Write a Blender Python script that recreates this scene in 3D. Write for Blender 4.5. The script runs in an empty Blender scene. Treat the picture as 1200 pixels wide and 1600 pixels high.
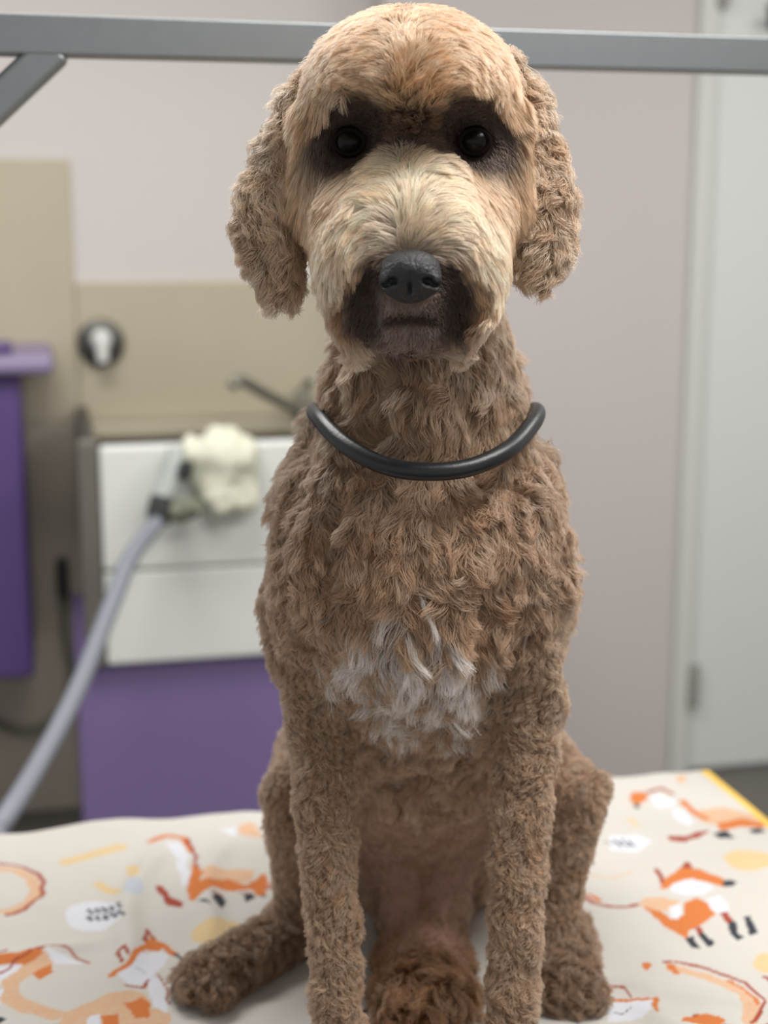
import bpy, bmesh, math, json
import numpy as np
from mathutils import Vector, Matrix, kdtree

# ---------------------------------------------------------------- camera, world, lights, exposure
scene = bpy.context.scene
COL = scene.collection
PITCH, YAW, FPX, CAMZ, TABLE_Z = math.radians(11.3), math.radians(13.0), 2250.0, 1.54, 0.80
cam_data = bpy.data.cameras.new('camera')
cam_data.sensor_fit = 'VERTICAL'
cam_data.sensor_height = 36.0
cam_data.lens = FPX / 1600.0 * 36.0
cam_data.clip_start = 0.05
cam_data.dof.use_dof = True
cam_data.dof.focus_distance = 1.13
cam_data.dof.aperture_fstop = cam_data.lens / 15.0
cam = bpy.data.objects.new('camera', cam_data)
cam.location = (0, 0, CAMZ)
cam.rotation_euler = (math.pi / 2 - PITCH, 0, -YAW)
COL.objects.link(cam)
scene.camera = cam

world = bpy.data.worlds.new('world')
scene.world = world
world.use_nodes = True
world.node_tree.nodes['Background'].inputs[0].default_value = (0.97, 0.985, 1.0, 1)
world.node_tree.nodes['Background'].inputs[1].default_value = 0.50

def area(name, loc, size, power, col=(1, 0.985, 0.96), rot=(0, 0, 0)):
    l = bpy.data.lights.new(name, 'AREA')
    l.shape = 'RECTANGLE'
    l.size, l.size_y = size
    l.energy = power
    l.color = col
    o = bpy.data.objects.new(name, l)
    o.location = loc
    o.rotation_euler = rot
    COL.objects.link(o)
    return o
area('ceiling_panel_light', (0.95, 0.70, 2.66), (1.2, 0.6), 34)
area('ceiling_panel_light', (-0.25, 2.25, 2.66), (1.2, 0.6), 33)
area('ceiling_panel_light', (1.9, 2.0, 2.66), (0.6, 1.2), 24)

scene.view_settings.view_transform = 'Standard'
scene.view_settings.look = 'None'
scene.view_settings.exposure = 0.12
scene.view_settings.gamma = 1.0
scene.view_settings.use_curve_mapping = False

# ---------------------------------------------------------------- helpers
rng = np.random.default_rng(7)
def lin(r, g, b):
    c = np.array([r, g, b], float) / 255.0
    return np.where(c <= 0.04045, c / 12.92, ((c + 0.055) / 1.055) ** 2.4)

def mat(name, rgb, rough=0.6, metal=0.0, noise=None, bump=None, spec=0.5, aniso=None):
    m = bpy.data.materials.new(name)
    m.use_nodes = True
    nt = m.node_tree
    b = nt.nodes['Principled BSDF']
    c = tuple(lin(*rgb)) + (1,)
    b.inputs['Base Color'].default_value = c
    b.inputs['Roughness'].default_value = rough
    b.inputs['Metallic'].default_value = metal
    b.inputs['Specular IOR Level'].default_value = spec
    tc = nt.nodes.new('ShaderNodeTexCoord')
    if noise:
        scale, amt = noise
        n = nt.nodes.new('ShaderNodeTexNoise')
        n.inputs['Scale'].default_value = scale
        n.inputs['Detail'].default_value = 4
        nt.links.new(tc.outputs['Object'], n.inputs['Vector'])
        r = nt.nodes.new('ShaderNodeMix')
        r.data_type = 'RGBA'
        r.inputs['A'].default_value = tuple(np.clip(np.array(c[:3]) * (1 - amt), 0, 1)) + (1,)
        r.inputs['B'].default_value = tuple(np.clip(np.array(c[:3]) * (1 + amt), 0, 1)) + (1,)
        nt.links.new(n.outputs['Fac'], r.inputs['Factor'])
        nt.links.new(r.outputs['Result'], b.inputs['Base Color'])
    if bump:
        scale, strength = bump
        n = nt.nodes.new('ShaderNodeTexNoise')
        n.inputs['Scale'].default_value = scale
        n.inputs['Detail'].default_value = 5
        nt.links.new(tc.outputs['Object'], n.inputs['Vector'])
        bp = nt.nodes.new('ShaderNodeBump')
        bp.inputs['Strength'].default_value = strength
        bp.inputs['Distance'].default_value = 0.01
        nt.links.new(n.outputs['Fac'], bp.inputs['Height'])
        nt.links.new(bp.outputs['Normal'], b.inputs['Normal'])
    return m

def attr_mat(name, attr, rough=0.7, spec=0.3, bump=None, speckle=None):
    m = mat(name, (128, 128, 128), rough, 0, None, bump, spec)
    nt = m.node_tree
    a = nt.nodes.new('ShaderNodeAttribute')
    a.attribute_name = attr
    nt.links.new(a.outputs['Color'], nt.nodes['Principled BSDF'].inputs['Base Color'])
    return m

def tag(o, label=None, cat=None, group=None, kind=None):
    for k, v in (('label', label), ('category', cat), ('group', group), ('kind', kind)):
        if v:
            o[k] = v
    return o

def empty(name, loc, label=None, cat=None, group=None, rotz=0.0):
    o = bpy.data.objects.new(name, None)
    o.empty_display_size = 0.05
    o.location = loc
    o.rotation_euler = (0, 0, rotz)
    COL.objects.link(o)
    return tag(o, label, cat, group)

def link(name, me, m, parent=None, loc=(0, 0, 0), smooth=False):
    o = bpy.data.objects.new(name, me)
    o.location = loc
    if m is not None:
        me.materials.append(m)
    if smooth:
        me.shade_smooth()
    if parent is not None:
        o.parent = parent
        if parent.type != 'EMPTY' or True:
            # vertices are written in world space: undo the parent's placement
            bpy.context.view_layer.update()
            o.matrix_parent_inverse = parent.matrix_world.inverted()
    COL.objects.link(o)
    return o

class MB:
    """collects shapes (in world space) into one mesh"""
    def __init__(self):
        self.bm = bmesh.new()
    def box(self, a, b, bevel=0.0, rot=None):
        a, b = Vector(a), Vector(b)
        c, s = (a + b) / 2, b - a
        r = bmesh.ops.create_cube(self.bm, size=1.0)
        vs = r['verts']
        bmesh.ops.scale(self.bm, vec=s, verts=vs)
        if bevel > 0:
            es = list({e for v in vs for e in v.link_edges})
            rb = bmesh.ops.bevel(self.bm, geom=es, offset=bevel, segments=2, profile=0.5, affect='EDGES')
            vs = list({v for f in rb['faces'] for v in f.verts} | {v for v in vs if v.is_valid})
        if rot is not None:
            bmesh.ops.rotate(self.bm, cent=(0, 0, 0), matrix=rot, verts=vs)
        bmesh.ops.translate(self.bm, vec=c, verts=vs)
        return self
    def bar(self, a, b, w, h=None, bevel=0.003):
        """square tube from a to b"""
        a, b = Vector(a), Vector(b)
        h = h or w
        d = b - a
        q = d.to_track_quat('X', 'Z').to_matrix()
        r = bmesh.ops.create_cube(self.bm, size=1.0)
        vs = r['verts']
        bmesh.ops.scale(self.bm, vec=(d.length, w, h), verts=vs)
        es = list({e for v in vs for e in v.link_edges})
        rb = bmesh.ops.bevel(self.bm, geom=es, offset=bevel, segments=3, profile=0.5, affect='EDGES')
        vs = list({v for f in rb['faces'] for v in f.verts} | {v for v in vs if v.is_valid})
        bmesh.ops.rotate(self.bm, cent=(0, 0, 0), matrix=q, verts=vs)
        bmesh.ops.translate(self.bm, vec=(a + b) / 2, verts=vs)
        return self
    def tube(self, pts, rad, n=16, closed=False, caps=True):
        pts = [Vector(p) for p in pts]
        rads = rad if hasattr(rad, '__len__') else [rad] * len(pts)
        rings, up = [], None
        N = len(pts)
        for i, p in enumerate(pts):
            t = (pts[(i + 1) % N] - pts[i - 1]) if closed else (pts[min(i + 1, N - 1)] - pts[max(i - 1, 0)])
            t.normalize()
            if up is None:
                up = t.orthogonal().normalized()
            up = (up - t * up.dot(t)).normalized()
            s = t.cross(up)
            rings.append([self.bm.verts.new(p + (up * math.cos(k * 2 * math.pi / n) + s * math.sin(k * 2 * math.pi / n)) * rads[i]) for k in range(n)])
        for i in range(N if closed else N - 1):
            A, B = rings[i], rings[(i + 1) % N]
            off = 0
            if closed and i == N - 1:
                off = min(range(n), key=lambda o: (A[0].co - B[o].co).length)
            for k in range(n):
                self.bm.faces.new((A[k], A[(k + 1) % n], B[(k + 1 + off) % n], B[(k + off) % n]))
        if caps and not closed:
            self.bm.faces.new(rings[0][::-1])
            self.bm.faces.new(rings[-1])
        return self
    def lathe(self, prof, origin, axis, n=32):
        """prof: (radius, height) pairs revolved about axis at origin"""
        q = Vector(axis).to_track_quat('Z', 'Y').to_matrix()
        o = Vector(origin)
        rings = []
        for r, h in prof:
            if r < 1e-6:
                rings.append([self.bm.verts.new(o + q @ Vector((0, 0, h)))])
            else:
                rings.append([self.bm.verts.new(o + q @ Vector((r * math.cos(k * 2 * math.pi / n), r * math.sin(k * 2 * math.pi / n), h))) for k in range(n)])
        for A, B in zip(rings, rings[1:]):
            for k in range(n):
                a0, a1 = A[k % len(A)], A[(k + 1) % len(A)]
                b0, b1 = B[k % len(B)], B[(k + 1) % len(B)]
                vs = [a0, a1, b1, b0]
                vs = [v for i, v in enumerate(vs) if v not in vs[:i]]
                if len(vs) > 2:
                    self.bm.faces.new(vs)
        return self
    def build(self, name, m, parent=None, smooth=False):
        bmesh.ops.recalc_face_normals(self.bm, faces=self.bm.faces)
        me = bpy.data.meshes.new(name)
        self.bm.to_mesh(me)
        self.bm.free()
        o = link(name, me, m, parent, smooth=smooth)
        if smooth:
            me.set_sharp_from_angle(angle=math.radians(40))
        return o

def catmull(pts, n=12):
    P = [Vector(p) for p in pts]
    P = [P[0] * 2 - P[1]] + P + [P[-1] * 2 - P[-2]]
    out = []
    for i in range(1, len(P) - 2):
        for k in range(n):
            t = k / n
            a, b, c, d = P[i - 1], P[i], P[i + 1], P[i + 2]
            out.append(0.5 * ((2 * b) + (c - a) * t + (2 * a - 5 * b + 4 * c - d) * t * t + (3 * b - a - 3 * c + d) * t ** 3))
    out.append(P[-2])
    return out

class Waves:
    """cheap smooth noise: a sum of sine waves in random directions"""
    def __init__(self, scale, n=14, seed=0):
        r = np.random.default_rng(seed)
        d = r.normal(size=(n, 3))
        d /= np.linalg.norm(d, axis=1)[:, None]
        self.k = (d * (2 * np.pi / scale) * r.uniform(0.6, 1.7, (n, 1))).astype(np.float32)
        self.p = r.uniform(0, 6.283, n).astype(np.float32)
    def __call__(self, x):
        return np.sin(x.astype(np.float32) @ self.k.T + self.p).sum(-1) / math.sqrt(len(self.p) / 2)

# ---- signed distance shapes, meshed with surface nets
def sd_cone(p, a, b, ra, rb, flat=1.0):
    q = p - a
    e = b - a
    if flat != 1.0:
        q = q * np.array([1, flat, 1], np.float32)
        e = e * np.array([1, flat, 1], np.float32)
    t = np.clip((q @ e) / max(float(e @ e), 1e-9), 0, 1)
    d = np.linalg.norm(q - t[..., None] * e, axis=-1) - (ra + (rb - ra) * t)
    return d / (flat if flat > 1 else 1.0) if flat != 1.0 else d
def sd_ell(p, c, r, rot=None):
    q = p - c
    if rot is not None:
        q = q @ rot
    k0 = np.linalg.norm(q / r, axis=-1)
    k1 = np.linalg.norm(q / (r * r), axis=-1)
    return k0 * (k0 - 1) / np.maximum(k1, 1e-6)
def prim_d(pr, p):
    if pr['t'] == 'c':
        return sd_cone(p, pr['a'], pr['b'], pr['ra'], pr['rb'], pr.get('flat', 1.0))
    if pr['t'] == 'b':
        q = np.maximum(pr['a'] - p, p - pr['b'])
        return np.linalg.norm(np.maximum(q, 0), axis=-1) + np.minimum(q.max(-1), 0)
    return sd_ell(p, pr['c'], pr['r'], pr.get('rot'))
def prim_box(pr):
    if pr['t'] == 'c':
        r = max(pr['ra'], pr['rb'])
        return np.minimum(pr['a'], pr['b']) - r, np.maximum(pr['a'], pr['b']) + r
    if pr['t'] == 'b':
        return pr['a'], pr['b']
    R = max(pr['r'])
    return pr['c'] - R, pr['c'] + R
def smin(a, b, k):
    h = np.maximum(k - np.abs(a - b), 0) / k
    return np.minimum(a, b) - h * h * k * 0.25
def smax(a, b, k):
    return -smin(-a, -b, k)
def mesh_sdf(prims, h, post=None, pad=0.04):
    lo = np.min([prim_box(q)[0] for q in prims if not q.get('cut')], axis=0) - pad
    hi = np.max([prim_box(q)[1] for q in prims if not q.get('cut')], axis=0) + pad
    n = np.ceil((hi - lo) / h).astype(int) + 1
    D = np.full(n, 0.2, np.float32)
    ax = [(lo[i] + h * np.arange(n[i])).astype(np.float32) for i in range(3)]
    for q in prims:
        b0, b1 = prim_box(q)
        m = 0.045
        s = [slice(max(0, int((b0[i] - m - lo[i]) / h)), min(n[i], int((b1[i] + m - lo[i]) / h) + 2)) for i in range(3)]
        g = np.stack(np.meshgrid(ax[0][s[0]], ax[1][s[1]], ax[2][s[2]], indexing='ij'), -1)
        d = prim_d(q, g).astype(np.float32)
        sl = tuple(s)
        D[sl] = smax(D[sl], -d, q['k']) if q.get('cut') else smin(D[sl], d, q['k'])
    if post is not None:
        near = np.abs(D) < 0.03
        idx = np.argwhere(near)
        pts = lo + idx * h
        D[near] += post(pts).astype(np.float32)
    S = D < 0
    cnt = sum(S[i:n[0] - 1 + i, j:n[1] - 1 + j, k:n[2] - 1 + k].astype(np.int8) for i in (0, 1) for j in (0, 1) for k in (0, 1))
    cells = np.argwhere((cnt > 0) & (cnt < 8))
    index = np.full(np.array(n) - 1, -1, np.int32)
    index[tuple(cells.T)] = np.arange(len(cells))
    acc = np.zeros((len(cells), 3))
    num = np.zeros(len(cells))
    corners = [np.array(c) for c in ((0, 0, 0), (1, 0, 0), (0, 1, 0), (1, 1, 0), (0, 0, 1), (1, 0, 1), (0, 1, 1), (1, 1, 1))]
    for i in range(8):
        for j in range(i + 1, 8):
            if np.abs(corners[i] - corners[j]).sum() != 1:
                continue
            A, B = D[tuple((cells + corners[i]).T)], D[tuple((cells + corners[j]).T)]
            x = (A < 0) != (B < 0)
            t = np.where(x, A / np.where(x, A - B, 1), 0)
            acc += np.where(x[:, None], corners[i] + t[:, None] * (corners[j] - corners[i]), 0)
            num += x
    V = lo + (cells + acc / num[:, None]) * h
    quads = []
    for a in range(3):
        e = np.eye(3, dtype=int)
        b, c = (a + 1) % 3, (a + 2) % 3
        sl0 = [slice(1, -1)] * 3
        sl1 = [slice(1, -1)] * 3
        sl0[a], sl1[a] = slice(0, n[a] - 1), slice(1, n[a])
        s0, s1 = S[tuple(sl0)], S[tuple(sl1)]
        ed = np.argwhere(s0 != s1)
        base = ed + 1
        base[:, a] -= 1
        v = [index[tuple((base - d).T)] for d in (e[b] + e[c], e[c], 0 * e[b], e[b])]
        q = np.stack(v, 1)
        flip = ~s0[tuple(ed.T)]
        q[flip] = q[flip][:, ::-1]
        quads.append(q)
    Q = np.concatenate(quads)
    Q = Q[(Q >= 0).all(1)]
    return V, Q
def mesh_from(name, V, Q):
    me = bpy.data.meshes.new(name)
    me.vertices.add(len(V))
    me.vertices.foreach_set('co', V.astype(np.float32).ravel())
    me.loops.add(Q.size)
    me.loops.foreach_set('vertex_index', Q.astype(np.int32).ravel())
    me.polygons.add(len(Q))
    me.polygons.foreach_set('loop_start', np.arange(0, Q.size, Q.shape[1], dtype=np.int32))
    me.update(calc_edges=True)
    me.validate()
    return me
def mesh_color(me, name, C):
    a = me.color_attributes.new(name, 'FLOAT_COLOR', 'POINT')
    a.data.foreach_set('color', np.concatenate([C, np.ones((len(C), 1))], 1).astype(np.float32).ravel())

# ---------------------------------------------------------------- materials
M = {}
M['wall'] = mat('pale_pink_wall_paint', (210, 205, 201), 0.75, noise=(3, 0.015), bump=(180, 0.04))
M['wall_shaded'] = mat('pink_wall_paint_shaded', (198, 191, 188), 0.75, noise=(3, 0.015), bump=(180, 0.04))  # same wall paint, darkened to carry the dimmer light beside the door
M['ceiling'] = mat('ceiling_white', (225, 224, 220), 0.8, noise=(5, 0.02))
M['floor'] = mat('dark_grey_vinyl', (100, 97, 90), 0.5, noise=(14, 0.15))
M['tile'] = mat('beige_tile', (187, 178, 155), 0.42, noise=(7, 0.05))
M['tile_low'] = mat('beige_tile_shaded', (184, 174, 156), 0.45, noise=(7, 0.07))  # same beige tile, with a little of the lower wall's shade in its colour
M['door'] = mat('white_door_paint', (214, 218, 215), 0.5, noise=(2, 0.01))
M['trim'] = mat('white_trim_paint', (206, 209, 203), 0.45, noise=(4, 0.01))
M['steel'] = mat('brushed_steel', (152, 156, 157), 0.42, 1.0, noise=(60, 0.06))
M['steel_dark'] = mat('dull_steel', (96, 96, 92), 0.45, 0.8, noise=(20, 0.08))
M['frame'] = mat('taupe_grey_frame', (112, 108, 100), 0.5, 0.2, noise=(20, 0.06))
M['hinge'] = mat('satin_hinge', (150, 151, 144), 0.45, 0.0, noise=(40, 0.04))
M['chrome'] = mat('worn_chrome', (148, 147, 134), 0.42, 0.4, noise=(30, 0.02))
M['tubwhite'] = mat('white_enamel', (222, 224, 219), 0.3, noise=(4, 0.01))
M['purple'] = mat('purple_laminate', (126, 108, 156), 0.5, noise=(6, 0.03))
M['purple_deep'] = mat('deep_purple_plastic', (88, 68, 122), 0.5, noise=(6, 0.04))
M['lilac'] = mat('lilac_plastic', (140, 128, 160), 0.5, noise=(6, 0.03))
M['black'] = mat('black_rubber', (26, 28, 31), 0.38, noise=(40, 0.1), bump=(300, 0.05))
M['dark'] = mat('dark_plastic', (52, 54, 52), 0.4, noise=(30, 0.06))
M['hose'] = mat('grey_blue_hose', (130, 134, 143), 0.45, noise=(20, 0.04))
M['pale_plastic'] = mat('pale_grey_plastic', (178, 184, 180), 0.4, noise=(20, 0.03))
M['olive'] = mat('olive_grey_plastic', (120, 122, 104), 0.5, noise=(20, 0.05))
M['towel'] = mat('cream_terry', (222, 222, 202), 0.95, noise=(40, 0.06), bump=(160, 0.6), spec=0.1)
M['white_plastic'] = mat('white_plastic', (220, 220, 216), 0.35, noise=(10, 0.02))
M['yellow'] = mat('yellow_edging', (226, 184, 84), 0.5, noise=(20, 0.05))
M['tabletop'] = mat('table_rubber', (60, 60, 62), 0.7, noise=(30, 0.1))
M['nose'] = mat('wet_black_nose', (40, 40, 43), 0.42, noise=(90, 0.25), bump=(420, 0.35))
M['eye'] = mat('dark_eye', (20, 15, 13), 0.25, noise=(60, 0.2), spec=0.2)
M['eyelid'] = mat('black_eyelid', (30, 24, 22), 0.95, noise=(60, 0.2), spec=0.05)
M['skin'] = attr_mat('dog_skin', 'skin_color', 0.8, 0.15, bump=(120, 0.3))
M['cloth'] = attr_mat('fox_print_cotton', 'print_color', 0.85, 0.2, bump=(900, 0.15))

def fur_mat(name, rough=0.55):
    m = bpy.data.materials.new(name)
    m.use_nodes = True
    nt = m.node_tree
    nt.nodes.clear()
    out = nt.nodes.new('ShaderNodeOutputMaterial')
    a = nt.nodes.new('ShaderNodeAttribute')
    a.attribute_name = 'fur_color'
    h = nt.nodes.new('ShaderNodeBsdfHairPrincipled')
    h.model = 'CHIANG'
    h.parametrization = 'COLOR'
    h.inputs['Roughness'].default_value = rough
    h.inputs['Radial Roughness'].default_value = 0.7
    h.inputs['Coat'].default_value = 0.0
    d = nt.nodes.new('ShaderNodeBsdfDiffuse')
    mx = nt.nodes.new('ShaderNodeMixShader')
    mx.inputs[0].default_value = 0.45
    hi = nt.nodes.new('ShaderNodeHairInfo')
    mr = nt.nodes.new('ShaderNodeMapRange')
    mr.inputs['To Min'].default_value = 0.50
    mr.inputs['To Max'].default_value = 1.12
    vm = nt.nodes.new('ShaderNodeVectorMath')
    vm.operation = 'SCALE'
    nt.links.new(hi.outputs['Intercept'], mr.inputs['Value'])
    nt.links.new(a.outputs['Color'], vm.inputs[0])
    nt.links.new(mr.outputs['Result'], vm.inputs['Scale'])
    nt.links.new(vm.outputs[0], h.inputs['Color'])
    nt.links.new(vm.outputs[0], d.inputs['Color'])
    nt.links.new(h.outputs[0], mx.inputs[1])
    nt.links.new(d.outputs[0], mx.inputs[2])
    nt.links.new(mx.outputs[0], out.inputs['Surface'])
    return m
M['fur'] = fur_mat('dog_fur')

# ---------------------------------------------------------------- the room
def struct(o):
    o['kind'] = 'structure'
    return o
struct(MB().box((-2.2, -1.5, -0.06), (3.0, 4.0, 0.0)).build('floor', M['floor']))
struct(MB().box((-2.2, -1.5, 2.7), (3.0, 4.0, 2.76)).build('ceiling', M['ceiling']))
struct(MB().box((-2.2, 3.75, 0), (0.83, 3.85, 2.7)).build('wall_back', M['wall']))
# the nearer stretch of wall beside the door, with the door opening left free
w = MB()
w.box((0.83, 3.58, 0), (1.655, 3.85, 2.7)).box((2.60, 3.58, 0), (3.0, 3.85, 2.7)).box((1.655, 3.58, 2.24), (2.60, 3.85, 2.7))
struct(w.build('wall_right', M['wall_shaded']))
struct(MB().box((2.94, -1.5, 0), (3.0, 3.58, 2.7)).build('wall_side', M['wall_shaded']))
fr = struct(MB().box((1.650, 3.555, 0), (1.702, 3.60, 2.245), 0.006).box((2.548, 3.555, 0), (2.60, 3.60, 2.245), 0.006)
            .box((1.702, 3.555, 2.184), (2.548, 3.60, 2.245), 0.006).build('trim_1', M['trim']))
dr = struct(MB().box((1.708, 3.572, 0.022), (2.542, 3.612, 2.178), 0.004).build('door_1', M['door']))
for z0 in (0.215, 2.082):
    hg = MB().box((1.690, 3.546, z0), (1.722, 3.560, z0 + 0.125), 0.003)
    hg.tube([(1.705, 3.545, z0 + 0.002), (1.705, 3.545, z0 + 0.123)], 0.008)
    tag(hg.build('hinge', M['hinge'], dr, True), 'brushed metal hinge')
# tiling on the recessed wall: a tall strip, a lower splashback and the tiles running down to the floor
struct(MB().box((-1.2, 3.738, 1.046), (0.065, 3.75, 1.698), 0.003).build('trim_2', M['tile']))
struct(MB().box((0.067, 3.738, 1.046), (0.83, 3.75, 1.397), 0.003).build('trim_3', M['tile']))
struct(MB().box((-1.2, 3.738, 0), (0.83, 3.75, 1.044), 0.003).build('trim_4', M['tile_low']))

# ---------------------------------------------------------------- background things
# dog bath
t = empty('dog_bath', (0.55, 3.4, 0), 'white fronted raised dog bath on a purple base, half hidden behind the dog', 'bath')
X0, X1, YF, YB = 0.055, 1.0, 3.05, 3.73
TX1 = 0.80
b = MB()
b.box((X0, YF + 0.012, 0.60), (X0 + 0.03, YB, 1.085), 0.004)
b.box((TX1 - 0.03, YF + 0.012, 0.60), (TX1, YB, 1.085), 0.004)
b.box((X0 + 0.03, YB - 0.03, 0.60), (TX1 - 0.03, YB, 1.005), 0.004)
b.box((X0 + 0.03, YF + 0.03, 0.66), (TX1 - 0.03, YB - 0.03, 0.69), 0.004)
b.build('basin', M['steel_dark'], t)
MB().box((X0 + 0.035, YF - 0.004, 0.813), (TX1, YF + 0.03, 1.082), 0.008).build('front_panel', M['tubwhite'], t)
MB().box((X0 + 0.035, YF, 0.603), (TX1, YF + 0.03, 0.809), 0.006).build('front_panel', M['tubwhite'], t)
MB().box((X0 - 0.01, YF + 0.0, 0.60), (X0 + 0.033, YF + 0.035, 1.095), 0.006).build('corner_post', M['frame'], t)
MB().box((X0 + 0.031, YB - 0.06, 1.006), (TX1 - 0.031, YB, 1.042), 0.005).build('back_ledge', M['tile'], t)
MB().box((X0 - 0.03, YF + 0.03, 0.0), (TX1, YB, 0.597), 0.004).build('base_panel', M['purple'], t)

# faucet on the back ledge
t = empty('faucet', (0.63, 3.69, 1.042), 'chrome faucet with a slanting spout above the dog bath', 'faucet')
MB().lathe([(0, 0), (0.034, 0), (0.034, 0.006), (0.022, 0.012), (0.020, 0.055), (0.024, 0.06), (0.020, 0.078), (0, 0.082)], (0.635, 3.69, 1.042), (0, 0, 1)).build('body', M['chrome'], t, True)
MB().tube(catmull([(0.635, 3.685, 1.060), (0.60, 3.65, 1.078), (0.53, 3.58, 1.118), (0.455, 3.50, 1.165), (0.435, 3.48, 1.168), (0.425, 3.47, 1.155)]), 0.014).build('spout', M['chrome'], t, True)
MB().tube(catmull([(0.635, 3.69, 1.115), (0.642, 3.67, 1.135), (0.655, 3.62, 1.155)]), 0.010).build('lever', M['chrome'], t, True)

# mixer dial
t = empty('mixer_dial', (0.125, 3.738, 1.245), 'round dark mixer dial with a white lever on the beige tiles', 'tap')
MB().lathe([(0, 0), (0.058, 0), (0.060, 0.006), (0.056, 0.016), (0.040, 0.022), (0.030, 0.024), (0, 0.024)], (0.125, 3.738, 1.245), (0, -1, 0)).build('escutcheon', M['steel_dark'], t, True)
MB().lathe([(0, 0.02), (0.024, 0.02), (0.026, 0.03), (0.024, 0.05), (0.018, 0.056), (0, 0.058)], (0.125, 3.738, 1.255), (0, -1, 0)).build('knob', M['white_plastic'], t, True)
MB().tube([(0.126, 3.690, 1.26), (0.126, 3.684, 1.235), (0.126, 3.682, 1.20)], [0.015, 0.017, 0.014]).build('lever', M['white_plastic'], t, True)

# purple wall cabinet with an overhanging lilac lid
t = empty('wall_cabinet', (-0.4, 3.55, 0.486), 'deep purple wall box with an overhanging lilac lid at the left edge', 'cabinet')
MB().box((-0.85, 3.37, 0.486), (-0.072, 3.738, 1.205), 0.012).build('body', M['purple_deep'], t)
MB().box((-0.92, 3.335, 1.207), (0.004, 3.738, 1.248), 0.014).build('lid', M['lilac'], t)
MB().box((-0.32, 3.40, 1.249), (-0.088, 3.52, 1.272), 0.008).build('lid_handle', M['purple_deep'], t)

# dark plug with a cord on the tiles
t = empty('power_lead', (0.003, 3.738, 0.64), 'dark plug with a grey lead hanging on the lower beige tiles', 'lead')
MB().box((-0.012, 3.705, 0.59), (0.020, 3.738, 0.695), 0.008).build('plug', M['dark'], t)
MB().tube(catmull([(0.004, 3.72, 0.60), (0.000, 3.715, 0.50), (0.012, 3.712, 0.38), (-0.02, 3.715, 0.28), (-0.12, 3.72, 0.23), (-0.25, 3.72, 0.30)]), 0.009).build('cord', M['olive'], t, True)

# cream towel bundled over the rim of the bath
def sd(t_, **k):
    k['t'] = t_
    return {a: (np.array(v, np.float32) if isinstance(v, (tuple, list)) else v) for a, v in k.items()}
wv = Waves(0.05, 16, 3)
fold = lambda p: 0.0032 * wv(p * np.array([0.8, 0.8, 0.22])) + 0.0008 * wv(p * 1.6 + 5)
tp = [sd('e', c=(0.330, 3.03, 1.060), r=(0.072, 0.055, 0.040), k=0.02),
      sd('e', c=(0.380, 3.03, 1.055), r=(0.048, 0.055, 0.042), k=0.03),
      sd('c', a=(0.285, 3.03, 1.060), b=(0.315, 3.010, 0.975), ra=0.026, rb=0.024, k=0.03),
      sd('c', a=(0.345, 3.02, 1.06), b=(0.350, 3.005, 0.958), ra=0.040, rb=0.032, k=0.025),
      sd('c', a=(0.392, 3.03, 1.06), b=(0.396, 3.01, 0.965), ra=0.034, rb=0.028, k=0.02),
      sd('c', a=(0.35, 3.06, 1.08), b=(0.36, 3.12, 1.00), ra=0.035, rb=0.03, k=0.03),
      sd('b', a=(0.0, 3.044, 0.5), b=(0.8, 3.083, 1.084), k=0.004, cut=True)]
V, Q = mesh_sdf(tp, 0.005, fold)
tw = link('towel', mesh_from('towel', V, Q), M['towel'], smooth=True)
tag(tw, 'bundled cream towel hanging over the white front of the bath', 'towel')

# dryer hose with its nozzle hooked on the rim
t = empty('dryer_hose', (0.2, 2.96, 0.95), 'long grey-blue hose with a dark nozzle slanting down to the lower left', 'hose')
def Hw(px, py, Y):
    """photo pixel and distance ahead -> point in the room"""
    d = np.array([(px - 600) / FPX, math.cos(PITCH) + math.sin(PITCH) * (800 - py) / FPX, -math.sin(PITCH) + math.cos(PITCH) * (800 - py) / FPX])
    d = d * (Y / d[1])
    c, s = math.cos(YAW), math.sin(YAW)
    return Vector((c * d[0] + s * d[1], -s * d[0] + c * d[1], d[2] + CAMZ))
hp = catmull([(0.205, 2.975, 0.935), Hw(205, 870, 2.78), Hw(172, 950, 2.62), Hw(120, 1080, 2.40), Hw(60, 1195, 2.2), Hw(0, 1290, 2.03), Hw(-70, 1380, 1.95), (-0.62, 2.1, 0.35), (-0.8, 2.2, 0.05), (-1.1, 2.3, 0.022)], 40)
MB().tube(hp, [0.0165 + 0.0014 * math.sin(i * 1.6) for i in range(len(hp))], 14).build('hose', M['hose'], t, True)
MB().tube([(0.214, 2.985, 0.982), (0.207, 2.978, 0.955), (0.203, 2.974, 0.925)], [0.024, 0.027, 0.024]).build('cuff', M['dark'], t, True)
MB().tube([(0.212, 2.982, 0.975), (0.235, 2.99, 1.012), (0.244, 2.995, 1.045), (0.246, 3.005, 1.082)], [0.021, 0.024, 0.022, 0.018]).build('nozzle', M['pale_plastic'], t, True)
MB().tube([(0.256, 2.968, 1.022), (0.262, 2.966, 1.042), (0.266, 2.966, 1.058)], [0.013, 0.017, 0.012]).build('switch', M['dark'], t, True)
MB().tube([(0.215, 2.98, 0.955), (0.25, 2.985, 0.948), (0.272, 2.965, 0.958), (0.285, 2.955, 0.966)], [0.02, 0.025, 0.022, 0.016]).build('grip', M['olive'], t, True)

# hook on the door
t = empty('door_hook', (1.86, 3.572, 2.06), 'black coat hook at the top of the white door', 'hook')
MB().box((1.842, 3.562, 2.03), (1.892, 3.572, 2.10), 0.003).build('plate', M['black'], t)
MB().tube(catmull([(1.866, 3.566, 2.085), (1.866, 3.53, 2.075), (1.84, 3.51, 2.072), (1.808, 3.50, 2.078)]), 0.010).build('prong', M['black'], t, True)

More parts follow.
